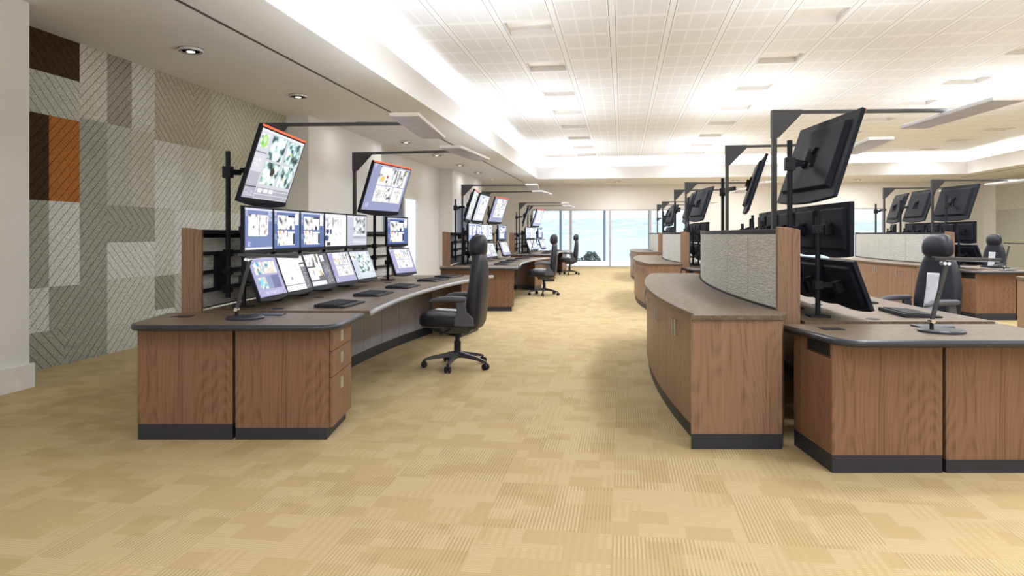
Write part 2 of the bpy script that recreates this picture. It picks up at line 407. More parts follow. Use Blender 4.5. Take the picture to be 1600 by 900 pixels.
# ---------------------------------------------------------------- lamps of the room
def lamp(name, loc, rot, sx, sy, W_, col, parent=None, spread=180):
    L = bpy.data.lights.new(name, 'AREA'); L.shape = 'RECTANGLE'; L.size = sx; L.size_y = sy; L.energy = W_; L.color = col; L.spread = math.radians(spread)
    o = bpy.data.objects.new(name, L); C.objects.link(o); o.location = loc; o.rotation_euler = rot
    if parent: o.parent = parent
    return o
PW_DOWN, PW_UP_FILL, PW_COVE = 48, 31, 4.5
ORD = ['nearest', 'second', 'third', 'fourth', 'fifth', 'sixth', 'seventh', 'eighth', 'ninth', 'tenth', 'eleventh', 'twelfth', 'thirteenth', 'fourteenth']
CN = ['leftmost column', 'second column from left', 'third column from left', 'rightmost column']
proto = None
for i, cx in enumerate(cols):
    for j, ry in enumerate(rows):
        x, y = cx+W/2, ry+W/2
        if i == 0 and 1 < ry < 9: continue
        vis = j-5
        lab = ('recessed ceiling light, %s row from near end, %s' % (ORD[j], CN[i]))
        if proto is None:
            f = T('ceiling_light', lab, 'ceiling light', (x, y, 4.25), group='recessed ceiling lights', local=True)
            h = W/2-.05; b = NB()
            box(b, -h, -h+.012, -h, h, 0, .09); box(b, h-.012, h, -h, h, 0, .09); box(b, -h, h, -h, -h+.012, 0, .09); box(b, -h, h, h-.012, h, 0, .09)
            f.p('housing', b, MT['lampwhite']); f.p('reflector', box(NB(), -h+.012, h-.012, -h+.012, h-.012, .08, .09), MT['lampwhite'])
            proto = f.o
            lamp('lamp', (0, 0, .004), (0, 0, 0), .56, .56, PW_DOWN, (.91, .955, 1), f.o, 155)
        else:
            dup(proto, (x-proto.location.x, y-proto.location.y, 0), lab)
# cove strips on the shelf behind the upstand
for nm, loc, sx, sy, rz in (('left', (-3.48, (Y0+26.9)/2, 3.70), .10, 26.9-Y0, 0), ('far', (4.3, 27.2, 3.70), 15.4, .10, 0), ('right', (12.12, (Y0+26.9)/2, 3.70), .10, 26.9-Y0, 0)):
    s = T('cove_light_strip', 'hidden warm strip light on the %s cove shelf' % nm, 'strip light', (loc[0], loc[1], 3.66), group='cove lights', local=True)
    s.p('profile', box(NB(), -sx/2, sx/2, -sy/2, sy/2, 0, .02), MT['lampwhite'])
    L = max(sx, sy)
    lamp('lamp', (0, 0, .04), (PI, 0, 0), sx, sy, PW_COVE*L*(1 if nm == 'left' else 1.6), (1, .975, .94), s.o)
# downlights
def downlight(x, y, lab, PWD=4):
    d = T('downlight', lab, 'downlight', (x, y, 3.474), group='soffit downlights', local=True)
    b = NB(); lathe(b, [(.13, 0), (.13, -.028), (.118, -.034), (.10, -.03), (.10, -.01), (.10, 0)], 28)
    d.p('trim_ring', b, MT['lampwhite'], smooth=False)
    b = NB(); lathe(b, [(.135, -.004), (.135, .0), (.1, .0), (.1, -.004)], 28); d.p('shadow_ring', b, MT['track'])
    b = NB(); lathe(b, [(.124, -.030), (.122, -.036), (.114, -.036), (.112, -.030)], 28); d.p('rim', b, MT['track'])
    d.p('baffle', disc(NB(), (0, 0), .100, -.030, -.012), MT['lampwhite']); d.p('lens', disc(NB(), (0, 0), .045, -.038, -.030), MT['spot'])
    L = lamp('lamp', (0, 0, -.04), (0, 0, 0), .09, .09, PWD, (1, .98, .95), d.o)
    return d.o
DP = ['nearest the camera', 'second from the camera', 'third from the camera, above the light arm', 'fourth from the camera', 'fifth from the camera', 'sixth from the camera', 'seventh from the camera', 'last before the far wall']
d0 = downlight(-4.81, 7.4, 'round white downlight in the left soffit, '+DP[0])
for k in (1, 2): dup(d0, (0, 2.7*k, 0), 'round white downlight in the left soffit, '+DP[k])
d2 = downlight(-4.81, 7.4+8.1, 'round white downlight in the left soffit, '+DP[3], 7)
for k in range(4, 8): dup(d2, (0, 2.7*(k-3), 0), 'round white downlight in the left soffit, '+DP[k])
d1 = downlight(-.2, 28.5, 'round downlight in the far soffit above the middle windows', 75)
dup(d1, (4.5, 0, 0), 'round downlight in the far soffit, above the wall between the windows'); dup(d1, (9.04, .3, 0), 'round downlight in the far soffit, right side above the right window')

# ---------------------------------------------------------------- screen pictures (per-face colours on the screen mesh)
def up(a, h, w):
    gy = np.linspace(0, a.shape[0]-1.001, h); gx = np.linspace(0, a.shape[1]-1.001, w)
    y0 = gy.astype(int); x0 = gx.astype(int); fy = (gy-y0)[:, None, None]; fx = (gx-x0)[None, :, None]
    A = a[y0][:, x0]; B = a[y0][:, x0+1]; Cc = a[y0+1][:, x0]; D = a[y0+1][:, x0+1]
    return (A*(1-fx)+B*fx)*(1-fy)+(Cc*(1-fx)+D*fx)*fy
def S(*c): return np.array(srgb(*c))
PAL = {'teal': [(25, 40, 45), (70, 110, 115), (190, 225, 222), (245, 252, 250)], 'white': [(95, 95, 105), (215, 215, 215), (246, 246, 242), (255, 255, 255)],
       'navy': [(20, 22, 70), (130, 130, 150), (240, 240, 240), (255, 255, 255)], 'bw': [(15, 18, 25), (120, 125, 130), (205, 208, 212), (250, 250, 252)],
       'beach': [(40, 120, 165), (120, 200, 220), (225, 215, 200), (250, 245, 238)], 'map': [(170, 180, 185), (235, 235, 235), (252, 252, 252), (255, 255, 255)]}
def photo(img, x0, y0, x1, y1, pal, seed, spots=()):
    hh, ww = img.shape[:2]; a, b_, c, d = int(y0*hh), int(y1*hh), int(x0*ww), int(x1*ww)
    h, w = b_-a, d-c
    if h < 2 or w < 2: return
    r = np.random.RandomState(seed)
    n = up(r.rand(5, 6, 1), h, w)*.62+up(r.rand(max(3, h//2), max(3, w//3), 1), h, w)*.38
    n = (n-n.min())/(n.max()-n.min()+1e-6); n = n[..., 0]
    P = np.array([S(*q) for q in PAL[pal]]); stops = [.08, .28, .46, .70]
    out = np.stack([np.interp(n, stops, P[:, k]) for k in range(3)], -1)
    for sx, sy, sr, col in spots:
        Yg, Xg = np.mgrid[0:h, 0:w]; m = ((Xg/w-sx)**2*1.5+(Yg/h-sy)**2) < sr*sr
        out[m] = S(*col)
    img[a:b_, c:d] = out
def fill(img, x0, y0, x1, y1, col):
    hh, ww = img.shape[:2]; img[int(round(y0*hh)):max(int(round(y1*hh)), int(round(y0*hh))+1), int(round(x0*ww)):max(int(round(x1*ww)), int(round(x0*ww))+1)] = S(*col)
def glyphs(img, x0, y0, x1, y1, col, seed, dens=.5):
    hh, ww = img.shape[:2]; r = np.random.RandomState(seed); a, b_, c, d = int(y0*hh), int(y1*hh), int(x0*ww), int(x1*ww)
    m = r.rand(b_-a, d-c) < dens; img[a:b_, c:d][m] = img[a:b_, c:d][m]*.3+S(*col)*.7
def design(k):
    big = k in ('A', 'B', 'G2')
    h, w = (62, 108) if big else (40, 66)
    im = np.zeros((h, w, 3)); im[:] = S(150, 155, 190)
    if k in ('A', 'Lt'):
        im[:] = S(205, 208, 220)
        fill(im, 0, 0, 1, .03, (235, 238, 245)); fill(im, 0, .04, .22, .33, (212, 216, 225)); photo(im, .03, .07, .19, .26, 'white', 3, [(.5, .5, .52, (170, 225, 130)), (.5, .4, .25, (215, 240, 200)), (.3, .65, .12, (90, 190, 80))])
        fill(im, 0, .33, .22, .345, (120, 125, 140)); fill(im, .01, .36, .21, .62, (216, 216, 226)); glyphs(im, .04, .42, .16, .56, (245, 245, 250), 5, .4)
        fill(im, 0, .62, .22, .83, (180, 182, 198)); fill(im, 0, .83, .22, .84, (70, 72, 85)); fill(im, 0, .84, .22, 1, (165, 168, 185)); glyphs(im, .02, .87, .2, .98, (230, 230, 240), 6, .35)
        photo(im, .26, .06, .59, .41, 'teal', 11); photo(im, .64, .05, .98, .41, 'teal', 12, [(.35, .35, .10, (40, 90, 150)), (.38, .5, .06, (225, 225, 90))])
        photo(im, .26, .44, .60, .78, 'teal', 15, [(.6, .4, .18, (15, 18, 30)), (.75, .5, .05, (240, 240, 245)), (.6, .6, .04, (240, 240, 245))]); photo(im, .64, .44, .98, .78, 'teal', 14, [(.3, .6, .05, (200, 205, 120))])
        for q in range(8): fill(im, .24, .82+q*.022, 1, .828+q*.022, (170, 172, 185))
        for x in (.27, .40, .52): fill(im, x, .84, x+.09, .90, (235, 236, 244))
        if k == 'Lt': im = im*.9+.06; 
    elif k in ('B', 'L4'):
        im[:] = S(152, 158, 196) if k == 'B' else S(158, 156, 200)
        photo(im, .2, .04, .56, .44, 'white', 21, [(.32, .62, .13, (250, 200, 90)), (.62, .5, .08, (190, 50, 60)), (.62, .75, .07, (70, 55, 60))]); im[int(.04*h):int(.2*h), int(.22*w):int(.5*w)] = S(252, 252, 252)
        photo(im, .58, .04, .95, .44, 'white', 22, [(.9, .1, .08, (225, 220, 90))])
        for x in (.64, .72, .84): fill(im, x, .07, x+.025, .38, (90, 92, 100))
        photo(im, .2, .46, .64, .82, 'white', 23); glyphs(im, .24, .55, .55, .72, (60, 62, 70), 4, .35); photo(im, .66, .46, .95, .82, 'map', 24)
        fill(im, 0, 0, 1, .015, (200, 204, 225)); glyphs(im, .03, .04, .09, .12, (215, 218, 235), 9, .5); glyphs(im, .06, .85, .14, .96, (220, 222, 240), 8, .5)
    elif k in ('C', 'C2'):
        im[:] = S(82, 108, 168); fill(im, 0, 0, 1, .04, (205, 212, 232)); glyphs(im, .03, .04, .1, .35, (200, 208, 230), 3, .6); glyphs(im, .03, .62, .1, .78, (200, 208, 230), 4, .5)
        photo(im, .13, .13, .5, .52, 'white', 31, [(.2, .2, .1, (110, 105, 160))]); photo(im, .5, .13, .8, .52, 'white', 32, [(.45, .85, .2, (25, 25, 80)), (.2, .6, .04, (40, 45, 80))]); fill(im, .53, .13, .8, .17, (30, 32, 55))
        photo(im, .13, .54, .5, .93, 'white', 33, [(.2, .08, .12, (235, 170, 120)), (.62, .07, .09, (190, 40, 60)), (.15, .9, .1, (110, 130, 90)), (.6, .8, .08, (215, 205, 120))]); fill(im, .5, .54, .8, .93, (252, 250, 250)); fill(im, .72, .6, .8, .9, (30, 38, 75)); fill(im, .48, .54, .52, .7, (40, 40, 80))
        photo(im, .83, .06, .98, .38, 'white', 34)
    elif k == 'D':
        im[:] = S(112, 130, 182); fill(im, 0, 0, 1, .05, (215, 218, 235)); fill(im, 0, .96, 1, 1, (235, 238, 248))
        photo(im, .12, .17, .5, .68, 'white', 41, [(.5, .4, .2, (250, 250, 252)), (.45, .55, .07, (80, 82, 95))]); photo(im, .52, .17, .84, .68, 'white', 42, [(.55, .82, .07, (230, 70, 70))])
        glyphs(im, .84, .06, .97, .3, (210, 214, 235), 2, .6); glyphs(im, .02, .06, .1, .2, (210, 214, 235), 3, .5); glyphs(im, .1, .8, .2, .94, (220, 224, 240), 5, .5)
    elif k == 'E':
        im[:] = S(250, 250, 252); photo(im, 0, .08, .62, .5, 'map', 51); fill(im, .1, .1, .14, .45, (90, 92, 105)); fill(im, .33, .1, .36, .4, (110, 112, 120)); fill(im, .6, .1, .62, .42, (150, 150, 150)); fill(im, .72, .1, .74, .42, (150, 150, 150))
        photo(im, 0, .48, .3, .84, 'white', 52, [(.3, .1, .3, (25, 40, 90)), (.9, .15, .25, (30, 60, 120)), (.2, .8, .35, (35, 70, 120)), (.5, .6, .1, (120, 165, 130))]); fill(im, .08, .88, .22, .98, (35, 40, 70)); photo(im, .4, .5, .75, .85, 'map', 53)
    elif k == 'F':
        im[:] = S(196, 199, 216); photo(im, .32, .05, .9, .6, 'bw', 61); fill(im, .28, .63, .95, .68, (235, 236, 242)); fill(im, .28, .70, .95, .78, (180, 183, 198)); glyphs(im, .3, .71, .9, .77, (130, 133, 150), 4, .4); fill(im, .28, .8, .95, .95, (214, 216, 228)); fill(im, 0, 0, .26, .04, (230, 232, 240))
    elif k == 'G':
        im[:] = S(160, 160, 204); fill(im, 0, 0, 1, .03, (195, 198, 225)); photo(im, .12, .12, .42, .44, 'beach', 71, [(.5, .15, .2, (70, 170, 215)), (.4, .6, .1, (110, 100, 100))]); photo(im, .44, .12, .9, .44, 'beach', 72, [(.5, .85, .35, (228, 214, 202))])
        photo(im, .14, .5, .40, .82, 'beach', 73, [(.3, .4, .25, (110, 215, 230))]); fill(im, .43, .48, .9, .82, (88, 92, 150)); fill(im, .43, .48, .6, .82, (125, 145, 185)); glyphs(im, .25, .88, .75, .97, (205, 210, 235), 5, .55)
    elif k == 'H':
        im[:] = S(252, 252, 252); photo(im, 0, 0, .76, .8, 'map', 81, [(.4, .8, .06, (140, 145, 145))]); fill(im, .78, 0, 1, 1, (76, 78, 92)); fill(im, .78, .02, .97, .22, (225, 226, 232)); glyphs(im, .82, .3, .95, .95, (190, 192, 205), 3, .3); fill(im, 0, .82, .76, .85, (130, 132, 135)); fill(im, .8, .28, .95, .34, (240, 240, 245))
    elif k == 'I':
        im[:] = S(66, 68, 82); photo(im, 0, .02, .35, .38, 'bw', 91); photo(im, .36, 0, .62, .72, 'white', 92, [(.5, .2, .25, (110, 110, 85)), (.6, .9, .2, (215, 175, 120)), (.8, .97, .12, (90, 60, 50))]); fill(im, .02, .42, .36, .8, (252, 252, 252)); fill(im, .2, .5, .22, .65, (90, 90, 95))
        fill(im, .66, .05, .82, .25, (225, 226, 232)); fill(im, .68, .55, .74, .78, (55, 75, 165)); glyphs(im, .7, .3, .95, .95, (200, 202, 215), 6, .3); fill(im, 0, .86, .62, .98, (225, 227, 233))
    elif k == 'J':
        im[:] = S(196, 204, 218); photo(im, .0, .05, .22, .3, 'white', 101, [(.4, .4, .3, (205, 225, 190))])
        for q, (x, y) in enumerate(((.28, .08), (.6, .06), (.28, .44), (.6, .42))): photo(im, x, y, x+.3, y+.34, 'teal', 110+q)
        glyphs(im, .25, .82, .85, .92, (225, 230, 240), 7, .5)
    elif k == 'G2':
        im[:] = S(196, 198, 214); photo(im, .25, .08, .6, .42, 'bw', 121); photo(im, .6, .08, .95, .42, 'white', 122); photo(im, .25, .45, .9, .7, 'white', 123); fill(im, .2, .76, .95, .95, (225, 226, 236)); fill(im, .02, .1, .2, .7, (186, 190, 210))
    return im
SCR = {}
def screen_mesh(k, w, h):
    key = (k, round(w, 3), round(h, 3))
    if key in SCR: return SCR[key]
    im = design(k); nh, nw = im.shape[:2]
    ys = np.linspace(-w/2, w/2, nw+1); zs = np.linspace(h, 0, nh+1)
    Yg, Zg = np.meshgrid(ys, zs); V = np.stack([np.zeros_like(Yg), Yg, Zg], -1).reshape(-1, 3)
    idx = np.arange((nh+1)*(nw+1)).reshape(nh+1, nw+1)
    Fc = np.stack([idx[:-1, :-1], idx[1:, :-1], idx[1:, 1:], idx[:-1, 1:]], -1).reshape(-1, 4)
    me = bpy.data.meshes.new('screen'); me.from_pydata(V.tolist(), [], Fc.tolist())
    at = me.color_attributes.new('pix', 'FLOAT_COLOR', 'CORNER')
    cc = np.ones((nh*nw, 4, 4)); cc[:, :, :3] = im.reshape(-1, 1, 3)
    at.data.foreach_set('color', cc.reshape(-1).astype(np.float32)); me.materials.append(MT['screen'])
    SCR[key] = me; return me
def housing(w, h, dep, sag, big):
    b = NB()       # front frame with bowed lower lip, profile in (y, z), extruded in x
    pts = [(-w/2, 0), (-w/2, h), (w/2, h), (w/2, 0)]+[(w/2-w*k/10, -sag*math.sin(PI*k/10)) for k in range(1, 10)]
    f = [b.verts.new((0, y, z)) for y, z in pts]; r = [b.verts.new((-dep, y, z)) for y, z in pts]; n = len(pts)
    b.faces.new(f); b.faces.new(r[::-1])
    for i in range(n): b.faces.new((f[i], f[(i+1) % n], r[(i+1) % n], r[i]))
    return b
MONP = {}
def monitor(name, label, loc, rz, tilt, k, w, h, big=False, strip=True, group=None):
    t_ = T(name, label, 'monitor', loc, (0, tilt, rz), group, local=True)
    key = (w, h, big, 'm')
    bz = .028 if big else .016; bb = .042 if big else .026
    if key not in MONP:
        b0 = housing(w, h, .03, .03 if big else .018, big); ho = obj('housing', b0, MT['bezel'], t_.o, .004)
        b1 = NB(); a, c = .83, .80       # raised rear shell
        loft(b1, [[(-.028, y*w*a/2, h*.5+z*h*c/2) for y, z in ((-1, -1), (1, -1), (1, 1), (-1, 1))], [(-.052 if not big else -.065, y*w*a/2*.94, h*.5+z*h*c/2*.94) for y, z in ((-1, -1), (1, -1), (1, 1), (-1, 1))]])
        rs = obj('rear_shell', b1, MT['bezel'], t_.o, .006)
        b2 = NB(); q = -.065 if big else -.052
        m = .075 if big else .045
        for sy in (-1, 1):
            bar(b2, (q-.012, sy*m, h*.5-m), (q-.012, -sy*m, h*.5+m), .022, .016)
        box(b2, q-.05, q, -.035, .035, h*.5-.04, h*.5+.04)
        mt_ = obj('mount', b2, MT['black'], t_.o, .002)
        MONP[key] = (ho.data, rs.data, mt_.data)
    else:
        for nm, me, bv in zip(('housing', 'rear_shell', 'mount'), MONP[key], (.004, .006, .002)):
            o = bpy.data.objects.new(nm, me); C.objects.link(o); o.parent = t_.o
            md = o.modifiers.new('bevel', 'BEVEL'); md.width = bv; md.segments = 2; md.limit_method = 'ANGLE'
    o = bpy.data.objects.new('screen', screen_mesh(k, w-2*bz, h-bz-bb)); C.objects.link(o); o.parent = t_.o; o.location = (.0015, 0, bb)
    if big and strip:
        if 'strip' not in MONP:
            b = NB(); n = 26
            for q in range(n):
                y = -w/2+.01+(w-.02)*q/n; box(b, -.002, .006, y, y+(w-.02)/n*.72, h-.014, h+.002)
            ls = obj('warning_light_strip', b, MT['red'], t_.o); MONP['strip'] = ls.data
        else:
            ls = bpy.data.objects.new('warning_light_strip', MONP['strip']); C.objects.link(ls); ls.parent = t_.o
    return t_.o

# ---------------------------------------------------------------- ONE CONTROL STATION (built at column 0, row 0)
CX, CY = 12.45, 7.5
def Pr(r, ph): a = math.radians(ph); return (CX-r*math.cos(a), CY+r*math.sin(a))
def arc(r, a, b_, n=24): return [Pr(r, a+(b_-a)*k/n) for k in range(n+1)]
ST = []       # (root, label template, which)
def add(root, tmpl, grp, key): ST.append((root, tmpl, grp, key))
S0 = 'nearest left desk'
def mk(name, tmpl, cat, loc, rot=(0, 0, 0), grp=None, key='', local=False):
    g = grp.format(S=S0) if grp else None
    t_ = T(name, tmpl.format(S=S0), cat, loc, rot, g, local); add(t_.o, tmpl, grp, key); return t_
WR = (0, 0, TH)
# end cabinets
def wing(l0, l1, d0, d1): return [LD(l0, d0), LD(l1, d0), LD(l1, d1), LD(l0, d1)]
t_ = mk('base_cabinet', 'walnut end cabinet with black plinth, outer one under {S}', 'cabinet', LD(-2.2, 5.1)+(0,), WR)
b = NB(); quadbox(b, wing(-2.524, -1.885, 4.81, 5.37), .105, .66); quadbox(b, wing(-2.50, -1.885, 4.81, 5.37), .66, .748); quadbox(b, wing(-2.524, -2.50, 4.81, 4.835), .66, .748); quadbox(b, wing(-2.524, -2.50, 5.2, 5.37), .66, .748)
t_.p('body', b, MT['wood'])
t_.p('side_slot', quadbox(NB(), wing(-2.506, -2.499, 4.84, 5.2), .665, .746), MT['gap'], label='dark slot, shade painted black')  # near-black sheet stands for the shade inside the slot
t_.p('plinth', quadbox(NB(), wing(-2.522, -1.885, 4.812, 5.37), 0, .105), MT['kick'])
t_ = mk('drawer_pedestal', 'walnut pedestal with three drawers at near end of {S}', 'cabinet', LD(-1.5, 5.1)+(0,), WR)
t_.p('body', quadbox(NB(), wing(-1.865, -1.232, 4.81, 5.37), .078, .748), MT['wood'])
t_.p('plinth', quadbox(NB(), wing(-1.863, -1.25, 4.812, 5.37), 0, .078), MT['kick'])
for z0, z1 in ((.082, .415), (.421, .59), (.596, .745)):
    dr = t_.p('drawer', quadbox(NB(), wing(-1.230, -1.210, 4.815, 5.37), z0, z1), MT['wood'], .002)
    zc = z1-.075
    b = NB(); quadbox(b, wing(-1.2095, -1.204, 5.03, 5.10), zc-.04, zc+.035)
    hd = t_.p('handle', b, MT['silver'], .002, parent=dr, label='small square steel pull')
    # recess of the pull
t_ = mk('end_worktop', 'brown end worktop with rounded dark edge at near end of {S}', 'worktop', LD(-1.9, 5.0)+(.75,), WR)
def rnd(p, q, s, n=5):  # corner rounding quadratic
    return [tuple((1-u)**2*p[i]+2*u*(1-u)*q[i]+u*u*s[i] for i in (0, 1)) for u in [k/n for k in range(n+1)]]
wl = [(-2.595, 5.395)]+rnd((-2.53, 4.80), (-2.51, 4.675), (-2.40, 4.675))+rnd((-1.30, 4.675), (-1.175, 4.675), (-1.16, 4.80))+[(-1.135, 5.395)]
t_.p('top_board', quadbox(NB(), [LD(*p) for p in wl], .750, .790), MT['lam'])
t_.p('edging', sweep(NB(), [LD(*p)+(.770,) for p in wl], .0215, 10), MT['edge'], smooth=True)
t_.p('cable_grommet', quadbox(NB(), wing(-2.44, -2.31, 5.10, 5.20), .7895, .794), MT['black'], .001)
t_ = mk('document_plate', 'flat slate blue plate lying beside the desk lamp, {S}', 'plate', LD(-1.79, 5.25)+(.79,), WR)
t_.p('plate', quadbox(NB(), wing(-1.90, -1.68, 5.20, 5.32), .7905, .799), MT['desk_plate'], .002)
# main curved worktop
t_ = mk('curved_worktop', 'long curved brown worktop with rounded front edge, sheen painted pale, {S}', 'worktop', (-2.4, 7.5, .75))
far = math.degrees(math.asin((10.16-CY)/14.55))
fr = arc(14.55, -8.75, far, 30); bk = arc(15.84, 8.6, -8.75, 24)
t_.p('top_board', quadbox(NB(), fr+[(-3.25, 9.96)]+bk, .752, .792), MT['lam'])
t_.p('edging', sweep(NB(), [p+(.771,) for p in fr], .0215, 10), MT['sheen_edge'], smooth=True)  # pale colour stands for light reflected along a dark glossy edge
for x, y in ((-2.70, 5.31), (-2.81, 6.33), (-2.86, 7.35), (-2.83, 8.37), (-2.72, 9.3)):
    t_.p('cable_grommet', disc(NB(), (x, y), .045, .7915, .7955, 20), MT['black'])
t_ = mk('modesty_panel', 'curved grey panel below the worktop with black plinth, {S}', 'panel', (-2.8, 7.5, 0))
n = 8
for k in range(n):
    a0 = -8.6+16.9*k/n; a1 = -8.6+16.9*(k+1)/n-.03
    t_.p('panel', quadbox(NB(), arc(15.24, a0, a1, 4)+arc(15.26, a1, a0, 4), .11, .750), MT['modesty'])
t_.p('plinth', quadbox(NB(), arc(15.235, -8.6, 8.3, 20)+arc(15.265, 8.3, -8.6, 20), 0, .11), MT['kick'])
t_ = mk('base_cabinet', 'angled walnut cabinet with black plinth at the far end of {S}', 'cabinet', (-2.4, 9.9, 0))
pl = [(-2.80, 10.0), (-2.13, 9.34), (-2.03, 10.10), (-2.85, 10.05)]
t_.p('body', quadbox(NB(), pl, .105, .750), MT['wood'])
t_.p('plinth', quadbox(NB(), [(-2.79, 10.0), (-2.14, 9.36), (-2.05, 10.09), (-2.84, 10.04)], 0, .105), MT['kick'])
# slat wall
t_ = mk('slat_wall', 'curved cream fabric desk screen with walnut end posts, {S}', 'desk screen', (-3.5, 7.5, .75))
A0, A1 = -8.55, 8.55
def fabz(z0, z1, r0, r1, name, seams=7):
    for k in range(seams):
        a0 = A0+(A1-A0)*k/seams+.02; a1 = A0+(A1-A0)*(k+1)/seams-.02
        t_.p(name, quadbox(NB(), arc(r0, a0, a1, 6)+arc(r1, a1, a0, 6), z0, z1), MT['fabric'])
fabz(.80, 1.385, 15.97, 16.0, 'outer_fabric_panel')
for z0, z1 in ((.80, .92), (.95, 1.065), (1.095, 1.215), (1.245, 1.355)): t_.p('inner_fabric_strip', quadbox(NB(), arc(15.90, A0, A1, 24)+arc(15.93, A1, A0, 24), z0, z1), MT['fabric'])
t_.p('core', quadbox(NB(), arc(15.93, A0, A1, 24)+arc(15.97, A1, A0, 24), .795, 1.39), MT['black'])
for z0, z1 in ((.795, .803), (.92, .95), (1.065, 1.095), (1.215, 1.245)): t_.p('rail', quadbox(NB(), arc(15.885, A0, A1, 24)+arc(15.93, A1, A0, 24), z0, z1), MT['black'])
t_.p('cap_rail', quadbox(NB(), arc(15.865, A0, A1, 24)+arc(16.005, A1, A0, 24), 1.385, 1.42), MT['black'], .003)
t_.p('bottom_rail', quadbox(NB(), arc(15.998, A0, A1, 24)+arc(16.012, A1, A0, 24), .79, .875), MT['black'])
for ph, s in ((A0, -1), (A1, 1)):
    b = NB(); rr = [15.86+.155*k/8 for k in range(9)]
    e = .30*s
    prof = [(15.862, .751)]+[(15.862+.155*k/8, 1.425+.018*math.sin(PI*(1-(1-k/8)*.5))*0+.022*(1-(1-k/8)**2)-.012) for k in range(9)]+[(16.017, .751)]
    lo = ph if s > 0 else ph-.13; hi = ph+.13 if s > 0 else ph
    f = [b.verts.new(Pr(r, lo-.0)+(z,)) for r, z in prof]; g = [b.verts.new(Pr(r, hi)+(z,)) for r, z in prof]; n = len(prof)
    b.faces.new(f); b.faces.new(g[::-1])
    for i in range(n): b.faces.new((f[i], f[(i+1) % n], g[(i+1) % n], g[i]))
    t_.p('end_post', b, MT['woodl'], .003)
# monitor poles
def pole(x, y, ztop, tmpl, key, arm=None, armz=1.9):
    t_ = mk('monitor_pole', tmpl, 'pole', (x, y, .80), grp='monitor poles', key=key)
    ph = math.degrees(math.asin((y-CY)/15.7)); w = Pr(15.885, ph)
    t_.p('tube', sweep(NB(), [(x, y, .86), (x, y, ztop)], .0195, 12), MT['black'], smooth=False)
    for z in (.935, 1.08, 1.23): t_.p('clamp', box(NB(), x-.03, x+.03, y-.03, y+.03, z-.03, z+.03), MT['black'], .004)
    b = NB(); box(b, w[0]-.004, w[0]+.02, y-.07, y+.07, .93, 1.23)
    for z in (.935, 1.08, 1.23): bar(b, (w[0], y, z), (x, y, z), .03, .03)
    t_.p('rail_bracket', b, MT['black'])
    if arm:
        b = NB(); box(b, x-.035, x+.035, y-.032, y+.032, armz-.05, armz+.045); mid = (x+(arm[0]-x)*.45, y+(arm[1]-y)*.45)
        bar(b, (x, y, armz), mid+(armz,), .035, .045); bar(b, mid+(armz+.02,), arm+(armz+.02,), .035, .045)
        t_.p('swing_arm', b, MT['black'], .003)
pole(-3.22, 5.47, 2.07, 'tall black monitor pole with clamps at the near end of {S}', '', (-3.09, 5.68))
pole(-3.22, 9.00, 2.07, 'tall black monitor pole with clamps at the far end of {S}', '', (-3.13, 8.65))
pole(-3.33, 7.25, 2.07, 'tall black monitor pole at the middle of {S}', 'mid', (-3.24, 7.12))
# stacked pairs of monitors
MW, MH = .572, .372
ups = [((-2.88, 5.115), (-2.935, 5.685)), ((-2.935, 5.69), (-2.965, 6.26)), ((-2.965, 6.265), (-2.975, 6.835)), ((-2.975, 6.84), (-2.97, 7.41)), ((-2.97, 7.415), (-2.95, 7.985)), ((-2.92, 8.62), (-2.82, 9.17))]
kinds_u = ['D', 'C', 'C', 'E', 'F', 'C']; kinds_l = ['G', 'H', 'I', 'L4', 'J', 'L4']
NM = ['first from near end', 'second from near end', 'third from near end', 'fourth from near end', 'fifth from near end', 'standing apart at far end']
for k, (a, b_) in enumerate(ups):
    c = ((a[0]+b_[0])/2, (a[1]+b_[1])/2); rz = -math.atan2(b_[0]-a[0], b_[1]-a[1])
    o = monitor('monitor', '', (c[0], c[1], 1.235), rz, 0, kinds_u[k], MW, MH)
    add(o, 'black upright monitor, upper row, %s, {S}' % NM[k], 'upper row monitors, {S}', '')
    o2 = monitor('monitor', '', (c[0]+.135*math.cos(rz), c[1]+.135*math.sin(rz), .868), rz, -math.radians(20), kinds_l[k], MW, MH-.012)
    add(o2, 'black back-tilted monitor, lower row, %s, {S}' % NM[k], 'lower row monitors, {S}', '')
    tt = mk('monitor_stand', 'short black monitor stand, '+NM[k]+', {S}', 'monitor stand', (c[0]-.135, c[1], .79), (0, 0, rz), 'monitor stands', '', True)
    y = 0
    tt.p('post', sweep(NB(), [(0, 0, .0025), (0, 0, .72)], .018, 10), MT['black'])
    tt.p('foot', box(NB(), -.07, .07, -.06, .06, .0025, .014), MT['black'], .003)
    for z, l_ in ((.63, .04), (.23, .10)):
        b = NB(); box(b, -.03, .03, -.03, .03, z-.03, z+.03); bar(b, (0, 0, z), (l_, 0, z), .03, .035)
        tt.p('arm', b, MT['black'], .003)
# large overhead displays
BW, BH = 1.10, .640
def bigd(a, b_, k, tmpl, key, strip):
    c = ((a[0]+b_[0])/2, (a[1]+b_[1])/2); rz = -math.atan2(b_[0]-a[0], b_[1]-a[1])
    o = monitor('large_display', '', (c[0], c[1], 1.64), rz, math.radians(18), k, BW, BH, True, strip)
    o['category'] = 'display'; add(o, tmpl, 'large overhead displays', key)
bigd((-2.97, 5.18), (-3.12, 6.28), 'A', 'large overhead display at the near end of {S}', '', True)
bigd((-3.07, 8.04), (-2.94, 9.13), 'B', 'large overhead display at the far end of {S}', '', True)
bigd((-3.13, 6.56), (-3.13, 7.66), 'G2', 'large overhead display in the middle of {S}', 'mid', False)
